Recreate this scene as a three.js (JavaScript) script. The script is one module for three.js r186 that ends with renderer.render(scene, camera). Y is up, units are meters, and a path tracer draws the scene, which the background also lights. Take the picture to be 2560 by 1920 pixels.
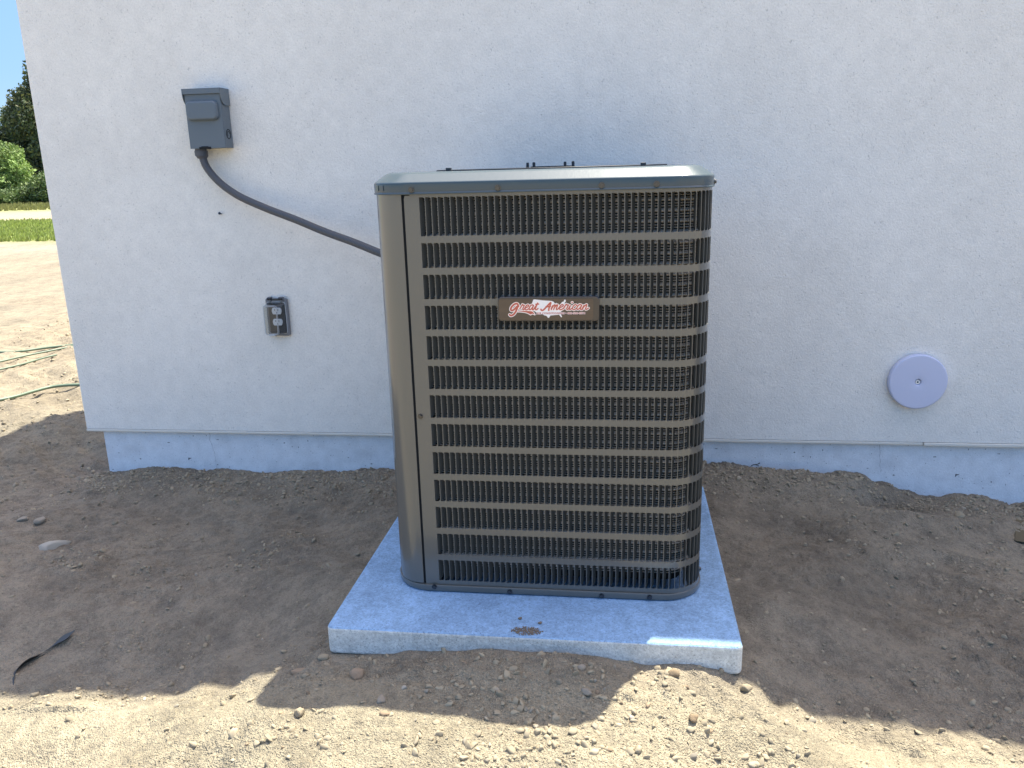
import * as THREE from 'three';
import { mergeGeometries, mergeVertices } from 'three/addons/utils/BufferGeometryUtils.js';
import { RoundedBoxGeometry } from 'three/addons/geometries/RoundedBoxGeometry.js';

// ------------------------------------------------------------------ camera, sky, sun, exposure
const scene = new THREE.Scene();
const camera = new THREE.PerspectiveCamera(50.14, 4 / 3, 0.05, 900);
{
  const right = new THREE.Vector3(0.99112756, -0.02629929, -0.13028627), up = new THREE.Vector3(-0.00807229, 0.96650902, -0.25650564), back = new THREE.Vector3(0.13266877, 0.25528152, 0.95772143);
  camera.quaternion.setFromRotationMatrix(new THREE.Matrix4().makeBasis(right, up, back));
  camera.position.set(0.2318, 0.99, 2.6963);
}
const EXPOSURE = 2.54;
{ // clear desert sky: pale at the horizon, deep blue overhead, plus a broad warm glow round the sun, added to lift the shaded side
  const w = 512, h = 256, data = new Float32Array(w * h * 4), sun = new THREE.Vector3(0.205, 1, -0.38).normalize(), d = new THREE.Vector3();
  const stops = [[0, 0.20, 0.31, 0.41], [0.1, 0.08, 0.22, 0.40], [0.2, 0.02, 0.17, 0.43], [0.5, 0.04, 0.185, 0.44], [1, 0.06, 0.20, 0.44]];
  for (let j = 0; j < h; j++) {
    const el = ((j + 0.5) / h - 0.5) * Math.PI, s = Math.max(0, Math.sin(el));
    let k = 0; while (k < stops.length - 2 && s > stops[k + 1][0]) k++;
    const a = stops[k], b = stops[k + 1], t = Math.min(1, (s - a[0]) / (b[0] - a[0]));
    for (let i = 0; i < w; i++) {
      const az = ((i + 0.5) / w - 0.5) * 2 * Math.PI, o = (j * w + i) * 4;
      d.set(Math.cos(az) * Math.cos(el), Math.sin(el), Math.sin(az) * Math.cos(el));
      const glow = Math.exp((d.dot(sun) - 1) * 3.5);
      for (let c = 0; c < 3; c++) data[o + c] = a[c + 1] + (b[c + 1] - a[c + 1]) * t + glow * [1.34, 1.0, 0.76][c];
      data[o + 3] = 1;
    }
  }
  const sky = new THREE.DataTexture(data, w, h, THREE.RGBAFormat, THREE.FloatType);
  sky.mapping = THREE.EquirectangularReflectionMapping; sky.magFilter = sky.minFilter = THREE.LinearFilter; sky.needsUpdate = true;
  scene.background = sky; scene.environment = sky;
}
const sun = new THREE.DirectionalLight(new THREE.Color(1, 0.955, 0.83), 5);
sun.position.set(0.205 * 20, 20, -0.38 * 20); sun.castShadow = true;
Object.assign(sun.shadow.camera, { left: -8, right: 8, top: 8, bottom: -8, near: 1, far: 60 }); sun.shadow.mapSize.set(4096, 4096); sun.shadow.radius = 1;
scene.add(sun, sun.target);
const renderer = new THREE.WebGLRenderer();
renderer.toneMapping = THREE.LinearToneMapping; renderer.toneMappingExposure = EXPOSURE; renderer.shadowMap.enabled = true;

// ------------------------------------------------------------------ helpers
function rngOf(seed) { let s = seed >>> 0; return () => { s = (s + 0x6d2b79f5) | 0; let t = Math.imul(s ^ (s >>> 15), 1 | s); t = (t + Math.imul(t ^ (t >>> 7), 61 | t)) ^ t; return ((t ^ (t >>> 14)) >>> 0) / 4294967296; }; }
const smooth = (a, b, x) => { const t = Math.min(1, Math.max(0, (x - a) / (b - a))); return t * t * (3 - 2 * t); };
const clamp = (x, a, b) => Math.min(b, Math.max(a, x));
const TAB = new Float32Array(65536); { const r = rngOf(99); for (let i = 0; i < 65536; i++) TAB[i] = r() * 2 - 1; }
const hash = (ix, iy) => TAB[((ix * 73856093) ^ (iy * 19349663)) & 65535];
function vn(x, y, per = 0) { // value noise, -1..1; periodic when per is given
  const ix = Math.floor(x), iy = Math.floor(y), fx = x - ix, fy = y - iy, u = fx * fx * (3 - 2 * fx), v = fy * fy * (3 - 2 * fy);
  let x0 = ix, x1 = ix + 1, y0 = iy, y1 = iy + 1;
  if (per) { x0 = ((x0 % per) + per) % per; x1 = ((x1 % per) + per) % per; y0 = ((y0 % per) + per) % per; y1 = ((y1 % per) + per) % per; }
  const a = hash(x0, y0), b = hash(x1, y0), c = hash(x0, y1), e = hash(x1, y1);
  return a + (b - a) * u + (c - a) * v + (a - b - c + e) * u * v;
}
function texture(size, fn, srgb) { // fn(u, v) in 0..1 gives a grey or [r, g, b]
  const data = new Uint8Array(size * size * 4);
  for (let j = 0, o = 0; j < size; j++) for (let i = 0; i < size; i++, o += 4) {
    const c = fn((i + 0.5) / size, (j + 0.5) / size);
    if (typeof c === 'number') data[o] = data[o + 1] = data[o + 2] = clamp(c, 0, 1) * 255; else { data[o] = clamp(c[0], 0, 1) * 255; data[o + 1] = clamp(c[1], 0, 1) * 255; data[o + 2] = clamp(c[2], 0, 1) * 255; }
    data[o + 3] = 255;
  }
  const t = new THREE.DataTexture(data, size, size); t.wrapS = t.wrapT = THREE.RepeatWrapping; t.magFilter = t.minFilter = THREE.LinearFilter; t.needsUpdate = true;
  if (srgb) t.colorSpace = THREE.SRGBColorSpace;
  return t;
}
const rep = (t, metres) => { const c = t.clone(); c.repeat.set(1 / metres, 1 / metres); c.needsUpdate = true; return c; };
const lin = (r, g, b) => new THREE.Color().setRGB(r, g, b);
const std = (color, rough = 0.8, metal = 0, more = {}) => new THREE.MeshStandardMaterial({ color, roughness: rough, metalness: metal, side: THREE.DoubleSide, ...more });
const phys = (color, rough, more = {}) => new THREE.MeshPhysicalMaterial({ color, roughness: rough, side: THREE.DoubleSide, ...more });
const taken = new Map();
function numbered(name) { const n = taken.get(name) ?? 0; taken.set(name, n + 1); return n ? `${name}_${String(n).padStart(3, '0')}` : name; }
const shade = (m) => { m.castShadow = m.receiveShadow = true; return m; };
function thing(name, label, category, at = [0, 0, 0], group) { // a Group at the thing's base
  const o = new THREE.Group(); o.name = numbered(name); o.position.set(...at); o.userData = { label, category }; if (group) o.userData.group = group;
  o.userData.base = at; scene.add(o); return o;
}
function part(parent, name, geo, mat, base = parent.userData.base ?? [0, 0, 0]) { // geometry given in the world's metres
  if (base) geo.translate(-base[0], -base[1], -base[2]);
  const m = shade(new THREE.Mesh(geo, mat)); m.name = name; m.userData.base = base; parent.add(m); return m;
}
function single(name, geo, mat, label, category, at = [0, 0, 0], group) { // a thing of one mesh
  const m = shade(new THREE.Mesh(geo, mat)); m.name = numbered(name); m.position.set(...at); m.userData = { label, category }; if (group) m.userData.group = group; scene.add(m); return m;
}
const strip = (g) => { const n = g.index ? g.toNonIndexed() : g; for (const k of Object.keys(n.attributes)) if (!['position', 'normal', 'uv'].includes(k)) n.deleteAttribute(k); return n; };
const merged = (list) => mergeGeometries(list.map(strip));
const box = (x0, x1, y0, y1, z0, z1, r = 0) => { const g = r ? new RoundedBoxGeometry(x1 - x0, y1 - y0, z1 - z0, 2, r) : new THREE.BoxGeometry(x1 - x0, y1 - y0, z1 - z0); return g.translate((x0 + x1) / 2, (y0 + y1) / 2, (z0 + z1) / 2); };
function worldUV(g, across = (p) => p.x + p.z, along = (p) => p.y) { // uv in metres
  const q = g.attributes.position, uv = new Float32Array(q.count * 2), p = new THREE.Vector3();
  for (let i = 0; i < q.count; i++) { p.fromBufferAttribute(q, i); uv[2 * i] = across(p); uv[2 * i + 1] = along(p); }
  g.setAttribute('uv', new THREE.BufferAttribute(uv, 2)); return g;
}
function boxUV(g) { // uv in metres by the face's direction
  if (g.index) g = g.toNonIndexed();
  const q = g.attributes.position, n = g.attributes.normal, uv = new Float32Array(q.count * 2);
  for (let i = 0; i < q.count; i++) {
    const x = Math.abs(n.getX(i)), y = Math.abs(n.getY(i)), z = Math.abs(n.getZ(i));
    [uv[2 * i], uv[2 * i + 1]] = y > x && y > z ? [q.getX(i), q.getZ(i)] : x > z ? [q.getZ(i), q.getY(i)] : [q.getX(i), q.getY(i)];
  }
  g.setAttribute('uv', new THREE.BufferAttribute(uv, 2)); return g;
}
function roundRect(x0, x1, y0, y1, r) {
  const s = new THREE.Shape(), R = Array.isArray(r) ? r : [r, r, r, r]; // corners: x0y0, x1y0, x1y1, x0y1
  s.moveTo(x0 + R[0], y0); s.lineTo(x1 - R[1], y0); s.absarc(x1 - R[1], y0 + R[1], R[1], -Math.PI / 2, 0, false);
  s.lineTo(x1, y1 - R[2]); s.absarc(x1 - R[2], y1 - R[2], R[2], 0, Math.PI / 2, false);
  s.lineTo(x0 + R[3], y1); s.absarc(x0 + R[3], y1 - R[3], R[3], Math.PI / 2, Math.PI, false);
  s.lineTo(x0, y0 + R[0]); s.absarc(x0 + R[0], y0 + R[0], R[0], Math.PI, 1.5 * Math.PI, false);
  return s;
}
function slabOf(shape, y0, y1, bevel, seg = 8) { // a plan shape (x, z) raised from y0 to y1; shape's y is -z
  const g = new THREE.ExtrudeGeometry(shape, { depth: y1 - y0 - 2 * bevel, bevelEnabled: bevel > 0, bevelSize: bevel, bevelThickness: bevel, bevelOffset: -bevel, bevelSegments: 3, curveSegments: seg });
  return g.rotateX(-Math.PI / 2).translate(0, y0 + bevel, 0);
}
const plan = (x0, x1, z0, z1, r) => roundRect(x0, x1, -z1, -z0, r);
const disc = (r, h, seg = 24) => new THREE.CylinderGeometry(r, r, h, seg);
const facing = (g, x, y, z) => g.rotateX(Math.PI / 2).translate(x, y, z); // a cylinder lying along z
function tube(points, r, seg, around = 10) { return new THREE.TubeGeometry(new THREE.CatmullRomCurve3(points.map((p) => new THREE.Vector3(...p)), false, 'centripetal'), seg, r, around, false); }

// ------------------------------------------------------------------ materials
const grainTex = texture(1024, (u, v) => 0.5 + 0.16 * vn(u * 320, v * 320, 320) + 0.16 * vn(u * 150, v * 150, 150) + 0.14 * vn(u * 64, v * 64, 64) + 0.1 * vn(u * 24, v * 24, 24));
const dirtTex = texture(1024, (u, v) => {
  const n = 0.07 * vn(u * 256, v * 256, 256) + 0.05 * vn(u * 90, v * 90, 90) + 0.07 * vn(u * 30, v * 30, 30) + 0.06 * vn(u * 9, v * 9, 9), s = vn(u * 400 + 9.5, v * 400, 400), pale = s > 0.8 ? 0.10 : s < -0.76 ? -0.2 : 0;
  return [0.92 + n + pale, 0.92 + n + pale, 0.92 + n * 0.95 + pale];
}, true);
const stuccoBump = texture(2048, (u, v) => {
  const pit = vn(u * 640, v * 430 + 3.7, 0), seam = Math.min(smooth(0, 0.01, u), smooth(0, 0.01, 1 - u), smooth(0, 0.01, v), smooth(0, 0.01, 1 - v));
  return 0.58 + 0.14 * vn(u * 900, v * 900, 900) + 0.12 * vn(u * 430, v * 430, 430) + 0.06 * vn(u * 190, v * 190, 190) - 0.3 * seam * smooth(0.7, 0.95, pit);
});
const stuccoColor = texture(2048, (u, v) => {
  const pit = vn(u * 640, v * 430 + 3.7, 0), seam = Math.min(smooth(0, 0.01, u), smooth(0, 0.01, 1 - u), smooth(0, 0.01, v), smooth(0, 0.01, 1 - v));
  const b = 0.95 + 0.022 * vn(u * 600, v * 600, 600) + 0.014 * vn(u * 60, v * 60, 60) + 0.016 * vn(u * 9, v * 9, 9) + 0.006 * vn(u * 3, v * 4, 0) * seam - seam * (0.10 * smooth(0.72, 0.95, pit) + 0.07 * smooth(0.88, 0.98, vn(u * 330 + 40.3, v * 260, 0)));
  return [b, b * 0.995, b * 0.985];
}, true);
const speckTex = texture(1024, (u, v) => {
  const f = vn(u * 420, v * 420, 420), g = vn(u * 300 + 70.2, v * 300, 300), b = 0.86 + 0.06 * vn(u * 160, v * 160, 160) + 0.04 * vn(u * 40, v * 40, 40) + 0.05 * vn(u * 8, v * 8, 8) - 0.17 * smooth(0.42, 0.85, f) + 0.06 * smooth(0.5, 0.9, g);
  return [b * 0.985, b * 0.995, b];
}, true);
const concreteTex = texture(1024, (u, v) => {
  const s = vn(u * 120, v * 120, 120), t = vn(u * 260 + 5.3, v * 260, 260);
  const b = 0.9 + 0.02 * vn(u * 40, v * 40, 40) + 0.012 * vn(u * 12, v * 30, 6) + 0.02 * vn(u * 300, v * 300, 300) - 0.55 * smooth(0.90, 0.97, s) - 0.45 * smooth(0.92, 0.98, t) - 0.03 * smooth(0.3, 0.8, vn(u * 18, v * 18, 18));
  return [b, b, b * 0.995];
}, true);

const M = {
  stucco: std(lin(0.93, 0.89, 0.82), 0.95, 0, { map: rep(stuccoColor, 1.9), bumpMap: rep(stuccoBump, 1.9), bumpScale: 0.0019 }),
  stem: std(lin(0.95, 0.97, 1.0), 0.85, 0, { map: rep(concreteTex, 0.9), bumpMap: rep(grainTex, 0.4), bumpScale: 0.0012 }),
  trim: std(lin(0.78, 0.73, 0.63), 0.6, 0, { bumpMap: rep(grainTex, 0.3), bumpScale: 0.0006 }),
  pad: std(lin(0.95, 0.97, 1), 0.9, 0, { vertexColors: true, map: rep(speckTex, 0.72), bumpMap: rep(grainTex, 0.33), bumpScale: 0.0016 }),
  paint: phys(lin(0.112, 0.108, 0.094), 0.32, { bumpMap: rep(grainTex, 0.22), bumpScale: 0.00012, clearcoat: 0.9, clearcoatRoughness: 0.13 }),
  blade: std(lin(0.105, 0.108, 0.100), 0.5),
  capPaint: phys(lin(0.048, 0.074, 0.088), 0.38, { bumpMap: rep(grainTex, 0.25), bumpScale: 0.00015, clearcoat: 0.6, clearcoatRoughness: 0.12, specularIntensity: 0.6 }),
  coil: std(lin(0.44, 0.40, 0.34), 0.5, 0.15),
  dark: std(lin(0.012, 0.012, 0.013), 0.9),
  wire: std(lin(0.03, 0.033, 0.038), 0.55),
  steel: phys(lin(0.016, 0.017, 0.02), 0.25, { clearcoat: 1, clearcoatRoughness: 0.08 }),
  plate: phys(lin(0.04, 0.03, 0.025), 0.32, { clearcoat: 0.7, clearcoatRoughness: 0.12 }),
  boxPaint: phys(lin(0.128, 0.155, 0.175), 0.42, { bumpMap: rep(grainTex, 0.2), bumpScale: 0.0002 }),
  seam: std(lin(0.01, 0.012, 0.014), 0.9),
  fitting: std(lin(0.085, 0.088, 0.10), 0.55),
  greyPlastic: std(lin(0.16, 0.17, 0.185), 0.5),
  blackPlastic: std(lin(0.018, 0.02, 0.024), 0.42),
  white: std(lin(0.75, 0.75, 0.76), 0.45),
  lavender: std(lin(0.60, 0.62, 0.76), 0.5, 0, { bumpMap: rep(grainTex, 0.4), bumpScale: 0.0002 }),
  clear: phys(lin(0.80, 0.82, 0.82), 0.06, { transmission: 1, thickness: 0, ior: 1.45 }),
  soil: std(lin(1, 1, 1), 0.97, 0, { vertexColors: true, map: rep(dirtTex, 0.63), bumpMap: rep(grainTex, 0.41), bumpScale: 0.0075 }),
};

// ------------------------------------------------------------------ ground
const CONTROL = [ // x, z, height of the dirt, from where it meets the house, the pad and the sun's edge
  [-1.75, 0, -0.105], [-1.52, 0, -0.092], [-1.17, 0, -0.081], [-0.85, 0, -0.065], [-0.6, 0, -0.056], [0, 0, -0.035], [0.52, 0, -0.021], [0.79, 0, -0.037], [1.01, 0, -0.034], [1.1, 0, -0.06], [1.17, 0, -0.098], [1.25, 0, -0.118], [1.55, 0, -0.139],
  [-0.43, 1.12, -0.069], [-0.36, 1.125, -0.066], [-0.29, 1.125, -0.06], [-0.22, 1.125, -0.046], [-0.14, 1.125, -0.042], [-0.05, 1.125, -0.034], [0.09, 1.125, -0.035], [0.18, 1.125, -0.038], [0.24, 1.125, -0.045], [0.3, 1.125, -0.055], [0.34, 1.125, -0.046], [0.38, 1.125, -0.042], [0.43, 1.125, -0.051], [0.495, 1.125, -0.073],
];
const CONTROL2 = [
  [-1.23, 1.18, -0.199], [-0.94, 1.172, -0.179], [-0.8, 1.167, -0.167], [-0.67, 1.157, -0.14], [-0.58, 1.145, -0.11], [-0.51, 1.143, -0.103], [0.58, 1.15, -0.12], [0.65, 1.16, -0.15], [0.74, 1.162, -0.153], [0.87, 1.162, -0.154], [1.04, 1.167, -0.166],
  [-0.41, 1.335, -0.076], [-0.28, 1.333, -0.06], [-0.12, 1.335, -0.064], [0.02, 1.337, -0.07], [0.155, 1.335, -0.068], [0.5, 1.4, -0.12], [1, 1.5, -0.19], [-1, 1.5, -0.21], [-0.6, 1.5, -0.13], [0, 1.6, -0.09], [0.3, 1.6, -0.1], [0, 2.4, -0.2], [-1.5, 2.4, -0.25], [1.5, 2.4, -0.24], [0, 5, -0.26],
  [-2.37, -0.3, -0.057], [-2.37, -0.84, -0.085], [-2, 0.3, -0.1], [-3.2, -1.5, -0.09], [-5, -5, -0.1], [-5, 1, -0.2], [-0.44, 0.4, -0.045], [-0.44, 0.8, -0.05], [0.51, 0.3, -0.03], [0.51, 0.8, -0.055], [-1, 0.6, -0.115], [1, 0.7, -0.13], [1.6, 0.5, -0.16], [4, 2, -0.2], [-0.75, 0.5, -0.08], [0.75, 0.5, -0.06], [0, 0.6, -0.09],
];
const ALL = CONTROL.concat(CONTROL2);
const bowl = (x, z, cx, cz, rx, rz) => { const a = (x - cx) / rx, b = (z - cz) / rz; return Math.exp(-(a * a + b * b)); };
function heightSmooth(x, z) {
  let s = 0, t = 0;
  for (const c of ALL) { const a = x - c[0], b = z - c[1], d = a * a + b * b + 0.0009, w = 1 / (d * Math.sqrt(d)); s += w; t += w * c[2]; }
  const far = smooth(6, 12, Math.hypot(x, z)), base = (t / s) * (1 - far) + -0.1 * far;
  return base - 0.11 * bowl(x, z, 1.07, 0.135, 0.085, 0.06) + 0.02 * bowl(x, z, 1.1, 0.24, 0.16, 0.05) + 0.022 * bowl(x, z, 0.75, 0.08, 0.3, 0.09) + 0.016 * bowl(x, z, 1.02, 0.36, 0.07, 0.16)
    + 0.02 * bowl(x, z, -1.62, 0.4, 0.12, 0.05) - 0.012 * bowl(x, z, -1.35, 0.28, 0.2, 0.06) - 0.01 * bowl(x, z, -0.62, 1.0, 0.05, 0.12);
}
function relief(x, z) {
  const near = 1 - smooth(4, 9, Math.hypot(x, z - 0.6)), edge = smooth(0, 0.03, Math.max(0.492 - x < 0 ? x - 0.492 : x < -0.426 ? -0.426 - x : 0, z - 1.121, 0.2 - z));
  const patch = smooth(0.05, 0.75, vn(x * 2.3 + 4, z * 2.9 - 7) + 0.45 * vn(x * 7.1, z * 6.3)), front = bowl(x, z, 0.2, 1.35, 0.5, 0.3), wallside = 1 - smooth(0.0, 0.22, z + 0.05 * vn(x * 9, 3.3)), lumps = clamp(0.12 + 0.6 * patch + 0.35 * front + 0.6 * wallside * (z > -0.3 ? 1 : 0), 0, 1.2);
  let h = 0.017 * vn(x * 2.7, z * 3.0) + 0.009 * vn(x * 6.6 + 3, z * 7.2) + 0.0035 * vn(x * 15, z * 14 + 8);
  h += lumps * (0.0045 * vn(x * 24, z * 25) + 0.0045 * Math.abs(vn(x * 47 + 1.3, z * 46)) + 0.003 * vn(x * 95, z * 97)) + (0.4 + lumps) * 0.0019 * vn(x * 190, z * 190);
  if (z < 1.25) { // rake and boot marks dragged through the shaded dirt
    const a = x > 0.2 ? 0.92 : -0.36, c = Math.cos(a), s = Math.sin(a), along = x * c + z * s, across = -x * s + z * c, k = smooth(0.3, 0.85, vn(along * 2.2 + 11, across * 5.5 + 2) + 0.2);
    h += k * (0.0055 * vn(along * 3.5, across * 26) + 0.0022 * vn(along * 8 + 5, across * 60));
    const brushed = 0.45 + 0.55 * smooth(-0.35, 0.5, vn(x * 2.9 - 3, z * 3.3)); // finer dragged ripples everywhere, stronger in patches
    h += brushed * (0.0052 * vn(along * 13, across * 36) + 0.0040 * vn(along * 30 + 2, across * 70) + 0.0022 * vn(along * 60, across * 120));
    // soft footprints: shallow soles with a pushed-up rim
    for (const [fx, fz, t, l, w] of [[0.98, 0.62, 0.9, 0.14, 0.052], [0.80, 0.47, 1.1, 0.17, 0.11], [1.16, 0.5, 0.5, 0.13, 0.05], [0.66, 0.93, 0.8, 0.13, 0.05]]) {
      const dx = x - fx, dz = z - fz, p = (dx * Math.cos(t) + dz * Math.sin(t)) / l, q = (-dx * Math.sin(t) + dz * Math.cos(t)) / w, d = Math.sqrt(p * p + q * q) + 0.12 * vn(x * 16, z * 16);
      if (d < 1.9) h += -0.008 * (1 - smooth(0.45, 1.08, d)) + 0.003 * Math.exp(-Math.pow((d - 1.12) / 0.22, 2));
    }
  }
  if (x < -1.76 && z < 0.2) { const a = x * 0.83 + z * 0.55, b = -x * 0.55 + z * 0.83; h += 0.016 * vn(a * 0.9, b * 5) + 0.012 * vn(a * 3 + 2, b * 17) + 0.008 * vn(a * 7, b * 34) * smooth(-0.3, 0.5, vn(a * 1.1 + 5, b * 2.3)) + 0.004 * vn(a * 20, b * 60); }
  return h * (0.25 + 0.75 * near) * (0.2 + 0.8 * edge);
}
const groundAt = (x, z) => heightSmooth(x, z) + relief(x, z);
function dirtColor(x, z, out) {
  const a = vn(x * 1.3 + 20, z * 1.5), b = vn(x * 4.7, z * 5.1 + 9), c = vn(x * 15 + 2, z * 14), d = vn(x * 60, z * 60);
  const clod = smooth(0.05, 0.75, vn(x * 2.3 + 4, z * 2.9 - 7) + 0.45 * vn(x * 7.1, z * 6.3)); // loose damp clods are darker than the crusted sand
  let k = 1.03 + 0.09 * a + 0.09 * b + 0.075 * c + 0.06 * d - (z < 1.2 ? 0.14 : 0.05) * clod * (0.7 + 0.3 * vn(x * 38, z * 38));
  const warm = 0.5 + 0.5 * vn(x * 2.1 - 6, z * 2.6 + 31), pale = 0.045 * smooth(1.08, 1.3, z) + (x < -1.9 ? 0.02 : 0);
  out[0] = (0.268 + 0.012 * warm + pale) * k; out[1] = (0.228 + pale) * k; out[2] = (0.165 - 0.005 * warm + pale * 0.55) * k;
  const far = -z; // bands of the field behind: cut grass, bare dirt, weeds
  if (far > 9) {
    const wob = 0.7 * vn(x * 0.35, z * 0.3), g1 = smooth(11.0, 11.6, far + wob) * (1 - smooth(18.1, 18.6, far + wob)), g2 = smooth(25.4, 26.3, far + wob), m = clamp(g1 + g2 * 0.75, 0, 1), n = 1 + 0.25 * vn(x * 2.2, z * 2.2) + 0.2 * vn(x * 0.6, z * 0.9);
    out[0] += (0.27 * n - out[0]) * m; out[1] += (0.31 * n - out[1]) * m; out[2] += (0.085 * n - out[2]) * m;
    if (!m) { out[0] *= 1.05; out[1] *= 1.05; out[2] *= 1.08; }
  }
}
{
  const axis = (fine0, fine1, step, mid0, midStep, reach) => {
    const v = []; for (let k = 0; k <= Math.round((fine1 - fine0) / step); k++) v.push(fine0 + k * step);
    for (let x = fine1, d = step; x < reach;) { d *= 1.11; x += d; v.push(x); }
    const low = []; let x = fine0; while (x - midStep > mid0) { x -= midStep; low.push(x); }
    for (let d = midStep; x > -reach;) { d *= 1.11; x -= d; low.push(x); }
    return low.reverse().concat(v);
  };
  const xs = axis(-1.78, 1.72, 0.005, -4.1, 0.014, 420), zs = axis(-0.06, 1.62, 0.005, -3.1, 0.014, 420), nx = xs.length, nz = zs.length;
  const pos = new Float32Array(nx * nz * 3), col = new Float32Array(nx * nz * 3), uv = new Float32Array(nx * nz * 2), index = [], c = [0, 0, 0];
  for (let j = 0, i = 0; j < nz; j++) for (let k = 0; k < nx; k++, i++) {
    const x = xs[k], z = zs[j], hidden = x > -1.55 && z < -0.1;
    pos[3 * i] = x; pos[3 * i + 1] = hidden ? -0.12 : groundAt(x, z); pos[3 * i + 2] = z; uv[2 * i] = x; uv[2 * i + 1] = z;
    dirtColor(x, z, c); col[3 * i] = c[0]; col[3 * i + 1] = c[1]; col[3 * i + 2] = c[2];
  }
  for (let j = 0; j < nz - 1; j++) for (let k = 0; k < nx - 1; k++) {
    if (xs[k] > -1.5 && xs[k + 1] < 9 && zs[j + 1] < -0.12 && zs[j] > -8.5) continue; // under the house
    const a = j * nx + k, b = a + 1, d = a + nx, e = d + 1; index.push(a, d, b, b, d, e);
  }
  const g = new THREE.BufferGeometry();
  g.setAttribute('position', new THREE.BufferAttribute(pos, 3)); g.setAttribute('color', new THREE.BufferAttribute(col, 3)); g.setAttribute('uv', new THREE.BufferAttribute(uv, 2));
  g.setIndex(index); g.computeVertexNormals();
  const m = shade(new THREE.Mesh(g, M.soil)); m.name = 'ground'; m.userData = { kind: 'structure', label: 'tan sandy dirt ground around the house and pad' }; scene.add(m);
}

// ------------------------------------------------------------------ house
const house = thing('house', 'white stucco house wall on a bare concrete foundation', 'house', [3.2, -0.1, -4.5]);
{
  const shell = new THREE.ExtrudeGeometry(plan(-1.76, 9, -9, 0, 0.012), { depth: 2.905 - 0.086, bevelEnabled: false, curveSegments: 4 });
  part(house, 'stucco_wall', worldUV(shell.rotateX(-Math.PI / 2).translate(0, 0.086, 0)), M.stucco);
  part(house, 'foundation', boxUV(box(-1.70, 8.94, -0.6, 0.084, -8.94, -0.016)), M.stem);
  // weep screed under the stucco: two lengths that meet with a small step
  part(house, 'weep_screed', merged([box(-1.757, 1.209, 0.074, 0.0845, -0.05, 0.001, 0.003), box(-1.757, -1.70, 0.078, 0.0845, -8.9, -0.052)]), M.trim);
  part(house, 'weep_screed', box(1.211, 8.98, 0.0725, 0.0842, -0.05, 0.0035, 0.003), M.trim);
  // hairline cracks in the foundation: thin strips of grey filler, proud by a hair
  const r = rngOf(5), filler = std(lin(0.5, 0.51, 0.52), 0.95);
  for (const [cx, y0, y1] of [[-1.277, 0.07, -0.075], [1.079, 0.07, -0.02]]) {
    let x = cx, y = y0; const cracks = []; while (y > y1) { const nx = x + (r() - 0.45) * 0.007, ny = y - 0.008, len = Math.hypot(nx - x, ny - y); cracks.push(new THREE.BoxGeometry(0.0009 + r() * 0.0012, len * 1.05, 0.0012).rotateZ(Math.atan2(nx - x, y - ny)).translate((x + nx) / 2, (y + ny) / 2, -0.0159)); x = nx; y = ny; }
    part(house, 'crack', merged(cracks), filler);
  }
}

// ------------------------------------------------------------------ concrete pad
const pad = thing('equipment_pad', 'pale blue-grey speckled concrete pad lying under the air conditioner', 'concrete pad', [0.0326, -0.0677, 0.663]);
{ // worn top; blue skylight painted into it, warm soil bounce into the paler sides
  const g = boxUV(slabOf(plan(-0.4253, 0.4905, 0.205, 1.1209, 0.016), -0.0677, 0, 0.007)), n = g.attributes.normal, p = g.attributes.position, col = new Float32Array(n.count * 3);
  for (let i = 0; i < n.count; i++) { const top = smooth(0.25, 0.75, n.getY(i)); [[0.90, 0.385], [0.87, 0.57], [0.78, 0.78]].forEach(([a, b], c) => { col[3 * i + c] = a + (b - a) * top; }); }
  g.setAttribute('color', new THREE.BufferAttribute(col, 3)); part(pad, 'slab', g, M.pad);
}

// ------------------------------------------------------------------ air conditioner
const AC = thing('air_conditioner', 'dark grey outdoor air conditioner with louvered sides, standing on the pad', 'air conditioner', [0.0515, 0, 0.572]);
const XL = -0.317, XR = 0.420, ZF = 0.9397, ZB = 0.205, PITCH = 0.01365, U0 = -0.202, SLOT = 0.0126, RC = 0.085;
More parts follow.
